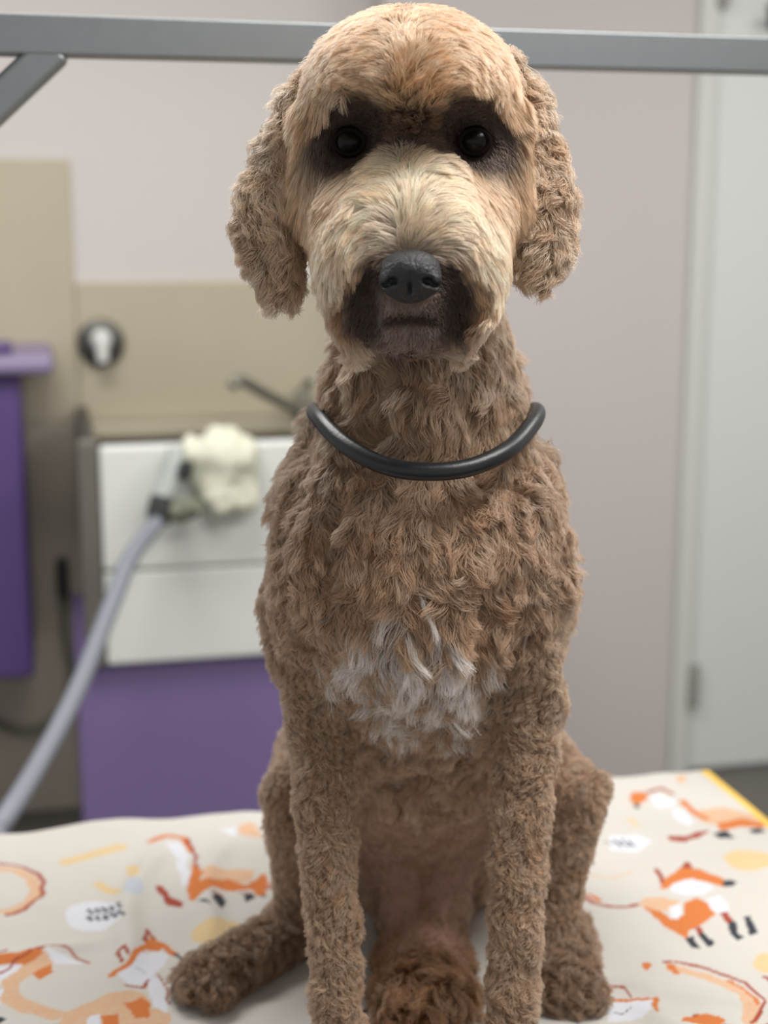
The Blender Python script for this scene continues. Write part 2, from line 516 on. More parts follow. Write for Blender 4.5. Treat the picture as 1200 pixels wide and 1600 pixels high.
# ---------------------------------------------------------------- grooming table, cloth, overhead bar
TX0, TXR, TY0, TYB = -0.38, 0.850, 0.93, 1.722
t = empty('grooming_table', (0.235, 1.33, 0), 'grooming table with a yellow edge under the fox print cloth', 'table')
MB().box((TX0, TY0, TABLE_Z - 0.03), (TXR - 0.004, TYB - 0.004, TABLE_Z - 0.004), 0.004).build('table_top', M['tabletop'], t)
e = MB()
e.box((TXR - 0.006, TY0 - 0.006, TABLE_Z - 0.034), (TXR + 0.008, TYB + 0.006, TABLE_Z + 0.0035), 0.003)
e.box((TX0 - 0.008, TY0 - 0.006, TABLE_Z - 0.034), (TX0, TYB + 0.006, TABLE_Z - 0.003), 0.003)
e.box((TX0, TY0 - 0.006, TABLE_Z - 0.034), (TXR - 0.006, TY0, TABLE_Z - 0.003), 0.003)
e.box((TX0, TYB - 0.004, TABLE_Z - 0.034), (TXR - 0.006, TYB + 0.004, TABLE_Z - 0.003), 0.003)
tag(e.build('edge_trim', M['yellow'], t), 'yellow edging strip')
for lx in (TX0 + 0.06, TXR - 0.06):
    for ly in (TY0 + 0.06, TYB - 0.06):
        MB().bar((lx, ly, 0.0), (lx, ly, TABLE_Z - 0.03), 0.035).build('leg', M['steel'], t)

t = empty('overhead_bar', (0.24, 1.57, TABLE_Z), 'square steel bar crossing above the table behind the dog', 'bar')
BY, BZ = 1.57, 1.7275
MB().bar((-0.46, BY, BZ), (0.935, BY, BZ), 0.038, 0.039, 0.0022).build('crossbar', M['steel'], t)
for x in (-0.44, 0.915):
    MB().bar((x, BY, TABLE_Z - 0.09), (x, BY, BZ - 0.0195), 0.036).build('post', M['steel'], t)
    s = 1 if x > 0 else -1
    MB().box((min(x, x - s * 0.05), BY - 0.03, TABLE_Z - 0.075), (max(x, x - s * 0.05), BY + 0.03, TABLE_Z - 0.036), 0.004).build('clamp', M['steel_dark'], t)
MB().bar((0.020, BY, BZ - 0.010), (-0.44, BY, BZ - 0.43), 0.036, 0.036, 0.006).build('brace', M['steel'], t)

FEET = [(0.20, 1.12), (0.36, 1.05), (0.10, 1.30), (0.20, 1.32), (0.44, 1.20), (0.42, 1.24), (0.30, 1.18), (0.32, 1.26), (0.36, 1.36), (0.30, 1.45)]
# cloth: one woven sheet with the fox print
PRINT = json.loads('''[["s","O",3.0,[[549,1409],[559,1407],[567,1393]]],["s","R",2.5,[[548,1410],[560,1388],[581,1371],[607,1370]]],["p","L",0,[[613,1383],[637,1385],[653,1369],[653,1360],[633,1350],[613,1350],[606,1366]]],["p","O",0,[[608,1365],[622,1353],[626,1329],[643,1339],[659,1368],[675,1373],[684,1352],[680,1335],[656,1318],[645,1309],[635,1305],[623,1290],[617,1309],[609,1333]]],["p","W",0,[[636,1359],[652,1364],[644,1343],[631,1328],[628,1340]]],["p","W",0,[[680,1365],[703,1374],[700,1349],[694,1331],[682,1339]]],["p","R",0,[[684,1334],[696,1338],[689,1315],[681,1312]]],["p","R",0,[[643,1310],[651,1312],[647,1296],[639,1293]]],["p","K",0,[[681,1312],[691,1316],[684,1279],[674,1275]]],["p","K",0,[[705,1322],[715,1322],[703,1285],[693,1281]]],["p","K",0,[[622,1289],[632,1295],[630,1268],[622,1274]]],["p","K",0,[[639,1293],[649,1298],[648,1274],[638,1270]]],["p","R",0,[[657,1447],[662,1443],[657,1422],[647,1409],[654,1432]]],["p","R",0,[[700,1458],[702,1447],[696,1433],[685,1436]]],["p","O",0,[[644,1402],[659,1426],[688,1443],[706,1439],[726,1411],[718,1392],[709,1400],[689,1419],[666,1414],[656,1402]]],["p","W",0,[[656,1402],[673,1415],[691,1418],[704,1401],[701,1389],[685,1378],[663,1381],[655,1390]]],["s","G",1.6,[[675,1403],[683,1396],[692,1399]]],["p","K",0,[[721,1404],[731,1407],[737,1399],[727,1393],[718,1392]]],["p","O",0,[[720,1675],[741,1673],[736,1651],[716,1633],[708,1638]]],["p","K",0,[[707,1637],[716,1633],[709,1622],[704,1626]]],["p","W",0,[[740,1657],[758,1662],[769,1637],[756,1620],[734,1625]]],["s","R",3.0,[[745,1672],[766,1679],[774,1662]]],["p","L",0,[[782,1602],[819,1606],[841,1575],[851,1554],[821,1537],[789,1551],[771,1567]]],["p","W",0,[[753,1615],[765,1606],[764,1575],[752,1559],[743,1580]]],["s","O",5.1,[[777,1635],[775,1603],[781,1577]]],["p","O",0,[[787,1557],[823,1567],[846,1544],[842,1532],[813,1542],[783,1537]]],["p","R",0,[[711,1536],[731,1531],[754,1541],[772,1543],[748,1525],[724,1516],[707,1523]]],["p","K",0,[[770,1531],[790,1536],[792,1515],[772,1516]]],["p","K",0,[[816,1532],[835,1534],[839,1521],[819,1523]]],["p","W",0,[[641,1550],[677,1547],[689,1527],[658,1500],[626,1508]]],["s","K",1.6,[[630,1535],[636,1525]]],["s","K",2.1,[[642,1535],[643,1518]]],["s","K",2.1,[[651,1533],[652,1516]]],["s","K",2.1,[[659,1528],[661,1514]]],["s","Y",3.6,[[685,1590],[689,1572]]],["p","L",0,[[805,1717],[818,1714],[809,1695],[796,1691]]],["p","Y",0,[[807,1444],[800,1434],[789,1427],[776,1423],[764,1424],[753,1428],[747,1436],[745,1447],[748,1458],[755,1468],[766,1476],[779,1480],[792,1479],[803,1474],[809,1466],[811,1455]]],["p","Y",0,[[695,1222],[690,1215],[684,1210],[678,1206],[672,1206],[668,1209],[666,1214],[666,1221],[669,1229],[674,1236],[680,1242],[687,1245],[692,1245],[697,1243],[699,1237],[698,1230]]],["s","L",7.6,[[583,1234],[596,1226],[611,1214],[625,1192],[631,1171],[628,1150],[612,1126]]],["s","O",2.1,[[630,1201],[636,1177],[632,1149]]],["p","O",0,[[580,1247],[590,1241],[584,1219],[578,1224]]],["p","O",0,[[564,1243],[562,1240],[560,1238],[558,1237],[556,1237],[555,1238],[554,1240],[554,1242],[555,1245],[556,1248],[558,1250],[560,1251],[562,1251],[564,1250],[565,1248],[565,1246]]],["s","R",2.1,[[579,1249],[593,1248],[614,1233],[631,1212],[643,1194],[645,1171],[641,1150],[626,1133],[614,1125]]],["p","W",0,[[493,1188],[539,1181],[531,1165],[514,1148],[484,1155]]],["s","O",2.1,[[493,1193],[512,1187],[531,1181],[544,1183],[530,1155]]],["s","R",1.6,[[500,1197],[510,1215],[519,1209],[521,1190]]],["s","K",0.5,[[496,1171],[501,1165],[513,1171]]],["p","O",0,[[555,1146],[590,1141],[582,1119],[545,1128]]],["s","L",1.1,[[575,1451],[599,1440],[628,1446]]],["p","W",0,[[109,1650],[128,1649],[134,1606],[126,1585],[113,1618]]],["s","O",4.1,[[91,1662],[111,1675],[133,1662],[138,1620]]],["s","R",2.1,[[136,1659],[140,1619],[139,1561]]],["p","W",0,[[117,1595],[129,1592],[130,1548],[120,1530]]],["p","L",0,[[139,1561],[182,1565],[207,1559],[193,1527],[148,1530]]],["p","O",0,[[122,1509],[135,1583],[142,1560],[142,1532],[173,1538],[192,1520],[211,1544],[217,1542],[209,1489],[196,1485],[194,1509],[169,1508],[152,1512],[138,1499],[128,1488]]],["p","R",0,[[88,1537],[97,1535],[103,1507],[117,1490],[113,1478],[99,1488],[92,1516]]],["p","K",0,[[131,1487],[142,1478],[143,1465],[136,1473]]],["p","K",0,[[148,1496],[159,1494],[162,1473],[155,1459],[150,1483]]],["p","K",0,[[181,1495],[192,1496],[194,1482],[186,1474]]],["p","K",0,[[198,1488],[207,1486],[204,1477]]],["s","R",2.1,[[150,1501],[159,1494]]],["s","R",1.6,[[181,1502],[190,1497]]],["p","Y",0,[[182,1397],[178,1387],[170,1379],[159,1376],[146,1376],[134,1381],[124,1390],[118,1401],[117,1412],[120,1423],[128,1431],[140,1435],[153,1434],[166,1429],[176,1420],[181,1409]]],["s","Y",9.2,[[-8,1625],[20,1638],[55,1654]]],["p","W",0,[[49,1474],[46,1461],[39,1451],[29,1446],[17,1446],[5,1451],[-4,1461],[-11,1474],[-13,1488],[-10,1502],[-3,1512],[7,1518],[19,1518],[31,1512],[41,1502],[47,1488]]],["s","K",2.1,[[13,1500],[17,1488]]],["s","K",2.1,[[12,1482],[16,1471]]],["s","K",2.1,[[21,1498],[25,1486]]],["s","K",2.0,[[20,1480],[24,1470]]],["s","K",2.1,[[29,1496],[33,1484]]],["s","K",2.1,[[28,1479],[32,1468]]],["s","K",2.0,[[37,1494],[41,1482]]],["s","K",2.1,[[36,1477],[40,1466]]],["s","K",1.6,[[45,1493],[48,1480]]],["s","K",2.1,[[44,1475],[48,1464]]],["s","Y",6.1,[[26,1558],[46,1527]]],["s","Y",6.2,[[63,1589],[68,1559]]],["p","G",0,[[75,1527],[73,1519],[71,1512],[67,1509],[62,1508],[58,1511],[55,1516],[53,1523],[53,1532],[54,1540],[57,1546],[61,1550],[65,1551],[69,1548],[72,1543],[74,1535]]],["s","L",6.2,[[-84,1621],[-66,1613],[-49,1590],[-43,1564],[-50,1529],[-67,1517],[-81,1517]]],["s","R",2.5,[[-85,1637],[-60,1624],[-42,1599],[-34,1572],[-39,1539],[-56,1514],[-75,1506]]],["s","L",9.2,[[-30,1394],[-51,1377],[-66,1357],[-66,1326],[-48,1304],[-25,1287]]],["s","R",1.6,[[9,1380],[-11,1407],[-33,1418],[-57,1401],[-77,1378]]],["p","W",0,[[-33,1409],[-14,1399],[7,1380],[-25,1385]]],["p","L",0,[[-20,1286],[7,1299],[31,1314],[51,1314],[63,1301],[67,1276],[83,1262],[81,1230],[-21,1253]]],["p","O",0,[[42,1291],[58,1297],[67,1285],[63,1262],[48,1261]]],["p","O",0,[[19,1272],[34,1273],[37,1240],[20,1244]]],["p","W",0,[[7,1275],[19,1274],[16,1254],[4,1254]]],["p","W",0,[[63,1332],[76,1335],[83,1287],[78,1263],[69,1280]]],["s","R",1.0,[[77,1342],[82,1312],[86,1281]]],["p","W",0,[[40,1343],[63,1381],[83,1388],[93,1375],[74,1340],[60,1323],[44,1326]]],["p","O",0,[[65,1392],[74,1419],[87,1405],[83,1385]]],["s","O",3.6,[[32,1345],[49,1362],[67,1395],[84,1404],[98,1376]]],["s","R",2.1,[[42,1367],[39,1386],[48,1395],[50,1379]]],["s","R",2.1,[[69,1409],[72,1436],[77,1418]]],["s","K",1.6,[[98,1376],[109,1351]]],["s","R",1.6,[[44,1324],[62,1317],[68,1331]]],["s","G",1.5,[[56,1355],[64,1345]]],["p","L",0,[[203,1689],[225,1688],[224,1639],[200,1653]]],["p","W",0,[[177,1682],[200,1677],[193,1646]]]]''')
gx = np.arange(TX0 + 0.004, TXR - 0.0055, 0.0021)
back = 0.10
gy = np.arange(TY0 + 0.01, TYB + 0.006 + back, 0.0021)
X, Yv = np.meshgrid(gx, gy, indexing='ij')
flat = np.stack([X, Yv, np.zeros_like(X)], -1).reshape(-1, 3)
w1, w2 = Waves(0.22, 10, 11), Waves(0.07, 12, 12)
fx, fy = flat[:, 0], flat[:, 1]
z = 0.0016 + 0.0011 * (1 + np.tanh(w1(flat))) + 0.0006 * (1 + np.tanh(w2(flat)))
def crease(x0, y0, x1, y1, h, wd):
    global z
    a, d = np.array([x0, y0]), np.array([x1 - x0, y1 - y0])
    L = np.hypot(*d)
    d = d / L
    q = flat[:, :2] - a
    s = q @ d
    c = np.abs(q @ np.array([-d[1], d[0]]) + 0.012 * np.sin(s * 18))
    env = np.clip(np.minimum(s, L - s) / 0.06, 0, 1)
    z = z + h * env * np.exp(-(c / wd) ** 2)
crease(0.02, 1.25, 0.10, 1.66, 0.009, 0.016)
crease(0.10, 1.30, 0.19, 1.66, 0.007, 0.014)
crease(-0.15, 1.42, 0.05, 1.42, 0.006, 0.014)
crease(0.20, 1.45, 0.26, 1.70, 0.006, 0.013)
crease(0.50, 1.20, 0.62, 1.05, 0.008, 0.018)
crease(0.46, 1.28, 0.66, 1.12, 0.006, 0.014)
crease(0.50, 1.50, 0.82, 1.42, 0.004, 0.016)
for cx_, cy_ in FEET:
    k_ = np.clip((np.hypot(fx - cx_, fy - cy_) - 0.05) / 0.07, 0, 1)
    k_ = k_ * k_ * (3 - 2 * k_)
    z = z * k_ + np.minimum(z, 0.0042) * (1 - k_)
over = np.clip(fy - (TYB + 0.004), 0, None)
R = 0.008
ang = np.clip(over / R, 0, math.pi / 2)
drop = np.where(over > R * math.pi / 2, over - R * math.pi / 2, 0)
py = np.where(over > 0, TYB + 0.004 + R * np.sin(ang) + 0.004 * np.sin(fx * 25) * np.clip(drop / 0.05, 0, 1), fy)
pz = TABLE_Z + z - np.where(over > 0, R * (1 - np.cos(ang)) + drop, 0)
pz += 0.004 * np.exp(-((fy - TYB) / 0.03) ** 2) * (np.sin(fx * 14 + 1) + 0.5 * np.sin(fx * 37)) * (fx < 0.3)
pz = np.where(over > 0, pz, np.maximum(pz, TABLE_Z + 0.001))
CV = np.stack([fx, py, pz], -1)
nxg, nyg = X.shape
I = np.arange(nxg * nyg).reshape(nxg, nyg)
CQ = np.stack([I[:-1, :-1], I[1:, :-1], I[1:, 1:], I[:-1, 1:]], -1).reshape(-1, 4)
PAL = {'O': (192, 112, 60), 'L': (202, 160, 124), 'R': (150, 68, 52), 'W': (203, 204, 210), 'K': (54, 56, 63), 'Y': (204, 176, 124), 'G': (176, 182, 190)}
col = np.tile(lin(191, 187, 180), (len(flat), 1))
mm = flat[:, :2] * 1000.0
jit = np.stack([Waves(0.03, 8, 21)(flat), Waves(0.03, 8, 22)(flat)], -1) * 0.8
def in_poly(P, q):
    P = np.array(P, float)
    inside = np.zeros(len(q), bool)
    x, y = q[:, 0], q[:, 1]
    for (x0, y0), (x1, y1) in zip(P, np.roll(P, -1, 0)):
        if y0 == y1:
            continue
        c = ((y0 > y) != (y1 > y)) & (x < (x1 - x0) * (y - y0) / (y1 - y0) + x0)
        inside ^= c
    return inside
def draw(kind, c, w_, pts):
    P = np.array(pts, float)
    lo, hi = P.min(0) - w_ - 3, P.max(0) + w_ + 3
    sel = np.where((mm > lo).all(1) & (mm < hi).all(1))[0]
    if not len(sel):
        return
    q = (mm + jit)[sel]
    if kind == 'p':
        hit = in_poly(P, q)
    else:
        d = np.full(len(q), 1e9)
        for a, b_ in zip(P, P[1:]):
            e_ = b_ - a
            tt = np.clip(((q - a) @ e_) / max(e_ @ e_, 1e-9), 0, 1)
            d = np.minimum(d, np.linalg.norm(q - a - tt[:, None] * e_, axis=1))
        hit = d < w_
    cc = lin(*PAL[c])
    h_ = sel[hit]
    if c in 'LY':
        k_ = (np.random.default_rng(len(h_)).random(len(h_)) * 0.35)[:, None]
        col[h_] = cc * (1 - k_) + lin(191, 187, 180) * k_
    else:
        col[h_] = cc
def inside_shift(dx, dy, rot, items):
    c, s = math.cos(rot), math.sin(rot)
    for k_, c_, w_, pts in items:
        P = np.array(pts, float)
        m0 = np.array([560.0, 1300.0])
        P = (P - m0) @ np.array([[c, s], [-s, c]]) + m0 + np.array([dx, dy])
        draw(k_, c_, w_, P)
fox = PRINT[:16]
for dx, dy, rot in ((-300, 120, 0.5), (-220, -190, 2.2), (40, -260, 0.2), (-560, -230, 1.0), (-780, 30, -0.4), (-730, 260, 2.6), (200, -250, -2.2)):
    inside_shift(dx, dy, rot, fox)
for it in PRINT:
    draw(*it)
me = mesh_from('fox_print_cloth', CV, CQ)
mesh_color(me, 'print_color', col)
cl = link('fox_print_cloth', me, M['cloth'], smooth=True)
tag(cl, 'cream cotton cloth printed with orange foxes spread over the grooming table', 'cloth')

# ---------------------------------------------------------------- the dog
# modelled in a frame that faces the camera: x to the right, y away, z up
BASE = np.array([0.02, 1.25, TABLE_Z])
dog = empty('dog', Vector((math.cos(YAW) * BASE[0] + math.sin(YAW) * BASE[1], -math.sin(YAW) * BASE[0] + math.cos(YAW) * BASE[1], TABLE_Z)),
            'curly apricot dog with a white chest patch sitting on the fox print cloth', 'dog', rotz=-YAW)
bpy.context.view_layer.update()
def P(px, py, Y):
    d = np.array([(px - 600) / FPX, math.cos(PITCH) + math.sin(PITCH) * (800 - py) / FPX, -math.sin(PITCH) + math.cos(PITCH) * (800 - py) / FPX])
    d = d * (Y / d[1])
    return np.array([d[0], d[1], d[2] + CAMZ], np.float32)
def S(r, py, Y):
    return r * Y / (math.cos(PITCH) + math.sin(PITCH) * (800 - py) / FPX) / FPX
prims = []
def cone(g, A, B, k=0.03, flat=1.0):
    prims.append(dict(t='c', g=g, a=P(*A[:3]), b=P(*B[:3]), ra=S(A[3], A[1], A[2]), rb=S(B[3], B[1], B[2]), k=k, flat=flat))
def ell(g, c, r, k=0.03, tilt=0.0, cut=False):
    d = dict(t='e', g=g, c=P(*c), r=np.array([S(r[0], c[1], c[2]), r[1], S(r[2], c[1], c[2])], np.float32), k=k, cut=cut)
    if tilt:
        d['rot'] = np.array(Matrix.Rotation(math.radians(tilt), 3, 'X'), np.float32)
    prims.append(d)
# trunk
cone('body', (655, 800, 1.27, 165), (655, 960, 1.27, 168), 0.04)
cone('body', (655, 960, 1.27, 168), (655, 1130, 1.41, 165), 0.05)
cone('body', (655, 1130, 1.41, 165), (655, 1280, 1.53, 160), 0.05)
ell('chest', (650, 900, 1.185), (120, 0.045, 130), 0.05)
# shoulders, upper arms, forelegs, paws
for s, sh, el, wr, pa in ((-1, (497, 870), (498, 1110), (520, 1440), (533, 1690)), (1, (812, 870), (822, 1110), (806, 1440), (795, 1690))):
    ell('body', (sh[0] - s * 6, 855, 1.24), (62, 0.072, 130), 0.05)
    cone('leg', (sh[0] - s * 8, sh[1] + 60, 1.225, 62), (el[0], el[1], 1.225, 46), 0.045)
    cone('leg', (el[0], el[1], 1.225, 46), (wr[0], wr[1], 1.165, 33), 0.010)
    cone('leg', (wr[0], wr[1], 1.165, 33), (pa[0], pa[1] - 15, 1.135, 33), 0.010)
    c = P(pa[0], pa[1], 1.115)
    c[2] = TABLE_Z + 0.026
    prims.append(dict(t='e', g='paw', c=c, r=np.array([0.030, 0.042, 0.023], np.float32), k=0.02))
    for q in (-1, -0.34, 0.34, 1):
        prims.append(dict(t='e', g='paw', c=c + np.array([q * 0.020, -0.034 + abs(q) * 0.008, -0.004], np.float32), r=np.array([0.010, 0.016, 0.015], np.float32), k=0.008))
# neck
cone('neck', (648, 430, 1.25, 98), (660, 640, 1.265, 134), 0.04)
cone('neck', (660, 640, 1.265, 134), (655, 800, 1.27, 165), 0.05)
# haunches, hind legs
cone('haunch', (560, 1190, 1.50, 120), (455, 1240, 1.35, 36), 0.05)
cone('haunch', (745, 1190, 1.50, 120), (900, 1240, 1.35, 42), 0.05)
cone('hind', (452, 1240, 1.35, 38), (474, 1420, 1.385, 32), 0.010)
cone('hind', (470, 1430, 1.385, 36), (462, 1468, 1.40, 36), 0.010)
cone('hind', (900, 1240, 1.35, 42), (862, 1420, 1.345, 33), 0.010)
cone('hind', (862, 1420, 1.345, 33), (872, 1530, 1.325, 32), 0.010)
def foot(g, A, B, r):
    a, b_ = P(*A), P(*B)
    a[2] = TABLE_Z + r * 1.0
    b_[2] = TABLE_Z + r * 0.86
    prims.append(dict(t='c', g=g, a=a, b=b_, ra=r, rb=r * 0.95, k=0.02))
    d = (b_ - a) / np.linalg.norm(b_ - a)
    sd_ = np.array([-d[1], d[0], 0], np.float32)
    for q in (-1, -0.34, 0.34, 1):
        c = b_ + d * (0.018 - abs(q) * 0.006) + sd_ * q * r * 0.72
        c[2] = TABLE_Z + 0.017
        prims.append(dict(t='e', g=g, c=c.astype(np.float32), r=np.array([0.013, 0.015, 0.0145], np.float32), k=0.008))
foot('hindpaw', (475, 1500, 1.385), (332, 1555, 1.285), 0.0255)
foot('hindpaw', (880, 1560, 1.36), (889, 1560, 1.275), 0.026)
cone('body', (625, 1275, 1.42, 40), (630, 1415, 1.39, 30), 0.012)
cone('body', (708, 1275, 1.42, 40), (702, 1415, 1.39, 30), 0.012)
# tail brought forward between the legs
cone('tail', (650, 1400, 1.50, 60), (662, 1540, 1.335, 72), 0.03)
cone('tail', (662, 1540, 1.335, 72), (665, 1590, 1.235, 66), 0.03)
# skull, brow, cheeks, muzzle
ell('top', (642, 172, 1.215), (138, 0.098, 126), 0.03)
ell('top', (640, 124, 1.160), (122, 0.066, 64), 0.05)
ell('cheek', (545, 320, 1.175), (66, 0.055, 110), 0.04)
ell('cheek', (737, 320, 1.175), (60, 0.055, 110), 0.04)
cone('cheek', (500, 185, 1.165, 22), (488, 310, 1.170, 26), 0.03)
cone('cheek', (786, 185, 1.165, 20), (796, 310, 1.170, 24), 0.03)
cone('muzzle', (641, 272, 1.168, 68), (641, 368, 1.115, 88), 0.035)
ell('muzzle', (568, 432, 1.122), (64, 0.046, 104), 0.035)
ell('muzzle', (719, 432, 1.122), (64, 0.046, 104), 0.035)
ell('lip', (642, 460, 1.095), (52, 0.036, 46), 0.02)
ell('chin', (642, 508, 1.120), (70, 0.040, 32), 0.025)
# eye sockets
EYE = [P(545, 222, 1.142), P(742, 221, 1.142)]
ell('x', (536, 222, 1.085), (44, 0.060, 42), 0.018, cut=True)
ell('x', (562, 200, 1.085), (32, 0.056, 40), 0.018, cut=True)
ell('x', (751, 222, 1.085), (42, 0.060, 42), 0.018, cut=True)
ell('x', (724, 202, 1.085), (30, 0.056, 38), 0.018, cut=True)
ell('x', (642, 212, 1.085), (70, 0.050, 24), 0.018, cut=True)
# ears
def ear(pts):
    for a, b_ in zip(pts, pts[1:]):
        cone('ear', a, b_, 0.012, 2.0)
ear([(530, 110, 1.215, 34), (490, 165, 1.205, 36), (455, 235, 1.195, 36), (430, 305, 1.185, 38), (421, 350, 1.178, 37), (430, 395, 1.17, 30), (435, 436, 1.165, 22)])
ear([(786, 112, 1.215, 32), (808, 175, 1.205, 34), (831, 250, 1.195, 36), (846, 320, 1.185, 37), (846, 385, 1.175, 31), (840, 438, 1.165, 25)])
lump = Waves(0.045, 18, 31)
lump2 = Waves(0.022, 18, 32)
ridge = Waves(0.055, 18, 33)
def coat_bumps(p):
    # unevenness of a clipped curly coat, none on the face; long folds run down neck and chest
    f = sm(1.50, 1.40, p[:, 2])
    low = sm(0.0, 0.05, p[:, 2] - TABLE_Z)
    fore = sm(0.26, 0.36, p[:, 2] - TABLE_Z)
    return (0.0012 * lump(p) + 0.0008 * lump2(p)) * f * low + 0.0048 * np.tanh(ridge(p * np.array([1.35, 0.8, 0.42]))) * fore * sm(1.53, 1.47, p[:, 2])
def sm(e0, e1, x):
    t_ = np.clip((x - e0) / (e1 - e0), 0, 1)
    return t_ * t_ * (3 - 2 * t_)
V, Q = mesh_sdf(prims, 0.004, coat_bumps)
V[:, 2] = np.maximum(V[:, 2], TABLE_Z + 0.0065)

cY, sY = math.cos(YAW), math.sin(YAW)
def to_world(p):
    return np.stack([cY * p[..., 0] + sY * p[..., 1], -sY * p[..., 0] + cY * p[..., 1], p[..., 2]], -1)
GR = ['body', 'chest', 'leg', 'paw', 'neck', 'haunch', 'hind', 'hindpaw', 'tail', 'top', 'cheek', 'muzzle', 'lip', 'chin', 'ear']
def weights(p, sharp=0.006):
    d = np.stack([np.min([prim_d(q, p) for q in prims if q['g'] == g], axis=0) for g in GR], -1)
    d -= d.min(-1, keepdims=True)
    w_ = np.exp(-d / sharp)
    return w_ / w_.sum(-1, keepdims=True)
NOSE = P(641, 430, 1.068)
CH = P(642, 1045, 1.16)
BEL = P(655, 1330, 1.40)
wmo = Waves(0.012, 10, 81)
BRI = P(642, 208, 1.13)
def sm(e0, e1, x):
    t_ = np.clip((x - e0) / (e1 - e0), 0, 1)
    return t_ * t_ * (3 - 2 * t_)
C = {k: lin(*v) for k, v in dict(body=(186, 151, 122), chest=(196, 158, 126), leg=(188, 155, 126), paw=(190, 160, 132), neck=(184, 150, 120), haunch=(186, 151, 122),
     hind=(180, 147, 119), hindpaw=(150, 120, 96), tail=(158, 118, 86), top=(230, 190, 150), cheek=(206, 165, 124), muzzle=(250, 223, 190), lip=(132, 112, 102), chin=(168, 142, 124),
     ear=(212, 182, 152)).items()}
def masks(p):
    ex = np.min([np.hypot((p[:, 0] - e[0]) / 1.2, p[:, 2] - e[2] - 0.004 - 0.30 * sg * (p[:, 0] - e[0])) for e, sg in zip(EYE, (1, -1))], axis=0)
    front = sm(1.22, 1.18, p[:, 1])
    eye = sm(0.033, 0.022, ex) * front
    bridge = sm(1.25, 0.75, np.hypot((p[:, 0] - NOSE[0]) / 0.052, (p[:, 2] - BRI[2]) / 0.017)) * front
    nx, nz = (p[:, 0] - NOSE[0]), (p[:, 2] - NOSE[2])
    nd = np.hypot(nx / 1.25, (nz + 0.022) / 1.1)
    nd = nd + 0.0015 * wmo(p)
    mouth = sm(0.044, 0.033, nd) * front * sm(0.022, 0.004, nz)
    side = mouth * sm(0.015, 0.026, np.abs(nx)) * sm(-0.058, -0.040, nz)
    line = mouth * sm(0.006, 0.002, np.abs(nz + 0.031 + 6 * nx * nx)) * sm(0.024, 0.018, np.abs(nx))
    belly = sm(0.14, 0.07, np.hypot(p[:, 0] - BEL[0], (p[:, 2] - BEL[2]) * 0.9)) * sm(1.28, 1.32, p[:, 1]) 
    amber = sm(0.054, 0.042, nd) * front * sm(0.024, 0.010, nz) * sm(-0.060, -0.035, nz) * sm(0.012, 0.022, np.abs(nx))
    return eye, mouth, belly, bridge, np.maximum(side, line), amber
def base_color(p, W):
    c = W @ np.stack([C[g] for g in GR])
    eye, mouth, belly, bridge, side, amber = masks(p)
    k = lambda m_, rgb: (c * (1 - m_[:, None]) + lin(*rgb) * m_[:, None])
    c = k(amber * 0.85, (168, 122, 80))
    c = k(bridge, (118, 94, 77))  # shade of the topknot painted into the fur between the eyes
    c = k(eye, (82, 66, 58))  # socket fur coloured darker to deepen the shade under the brow
    c = k(mouth, (146, 122, 110))
    c = k(side, (66, 51, 44))  # lip line and stained hair beside the nose, with some shade painted in
    return c, eye, mouth, belly

me = mesh_from('body', to_world(V), Q)
W = weights(V.astype(np.float32))
bc, eyeM, mouM, belM = base_color(V, W)
skin = bc * 0.62
pink = lin(164, 130, 116)
skin = skin * (1 - belM[:, None]) + pink * belM[:, None]
mesh_color(me, 'skin_color', skin)
body = link('body', me, M['skin'], dog, smooth=True)

# nose leather with nostrils
np_ = []
def nell(c, r, k, cut=False):
    np_.append(dict(t='e', c=P(*c), r=np.array([S(r[0], c[1], c[2]), r[1], S(r[2], c[1], c[2])], np.float32), k=k, cut=cut))
nell((641, 420, 1.058), (47, 0.020, 30), 0.008)
nell((641, 448, 1.062), (38, 0.018, 26), 0.010)
nell((612, 440, 1.052), (20, 0.012, 20), 0.006)
nell((670, 440, 1.052), (20, 0.012, 20), 0.006)
nell((613, 440, 1.038), (9, 0.010, 7), 0.003, True)
nell((669, 440, 1.038), (9, 0.010, 7), 0.003, True)
nell((600, 446, 1.044), (8, 0.008, 4), 0.003, True)
nell((682, 446, 1.044), (8, 0.008, 4), 0.003, True)
nell((641, 462, 1.036), (3, 0.012, 26), 0.003, True)
Vn, Qn = mesh_sdf(np_, 0.0011)
link('nose', mesh_from('nose', to_world(Vn), Qn), M['nose'], dog, smooth=True)
# eyes with a bulging cornea, each in a dark lid
for e in EYE:
    ew = Vector(to_world(np.array(e)))
    ax = (Vector((0, 0, CAMZ - 0.02)) - ew).normalized()
    r = 0.0125
    prof = [(0, -r)] + [(r * math.sin(a), -r * math.cos(a)) for a in np.linspace(0.2, 2.2, 14)]
    prof += [(r * math.sin(a) * 0.98, -r * math.cos(a) * (1.0 + 0.12 * (a - 2.2))) for a in np.linspace(2.3, 3.05, 8)] + [(0, r * 1.10)]
    eo = MB().lathe(prof, ew, ax, 28).build('eye', M['eye'], dog, True)
    q = ax.to_track_quat('Z', 'Y').to_matrix()
    ring = [ew + q @ Vector((0.0114 * math.cos(a), 0.0086 * math.sin(a), 0.0074)) for a in np.linspace(0, 2 * math.pi, 33)[:-1]]
    MB().tube(ring, 0.0019, 8, closed=True).build('eyelid', M['eyelid'], eo, True)

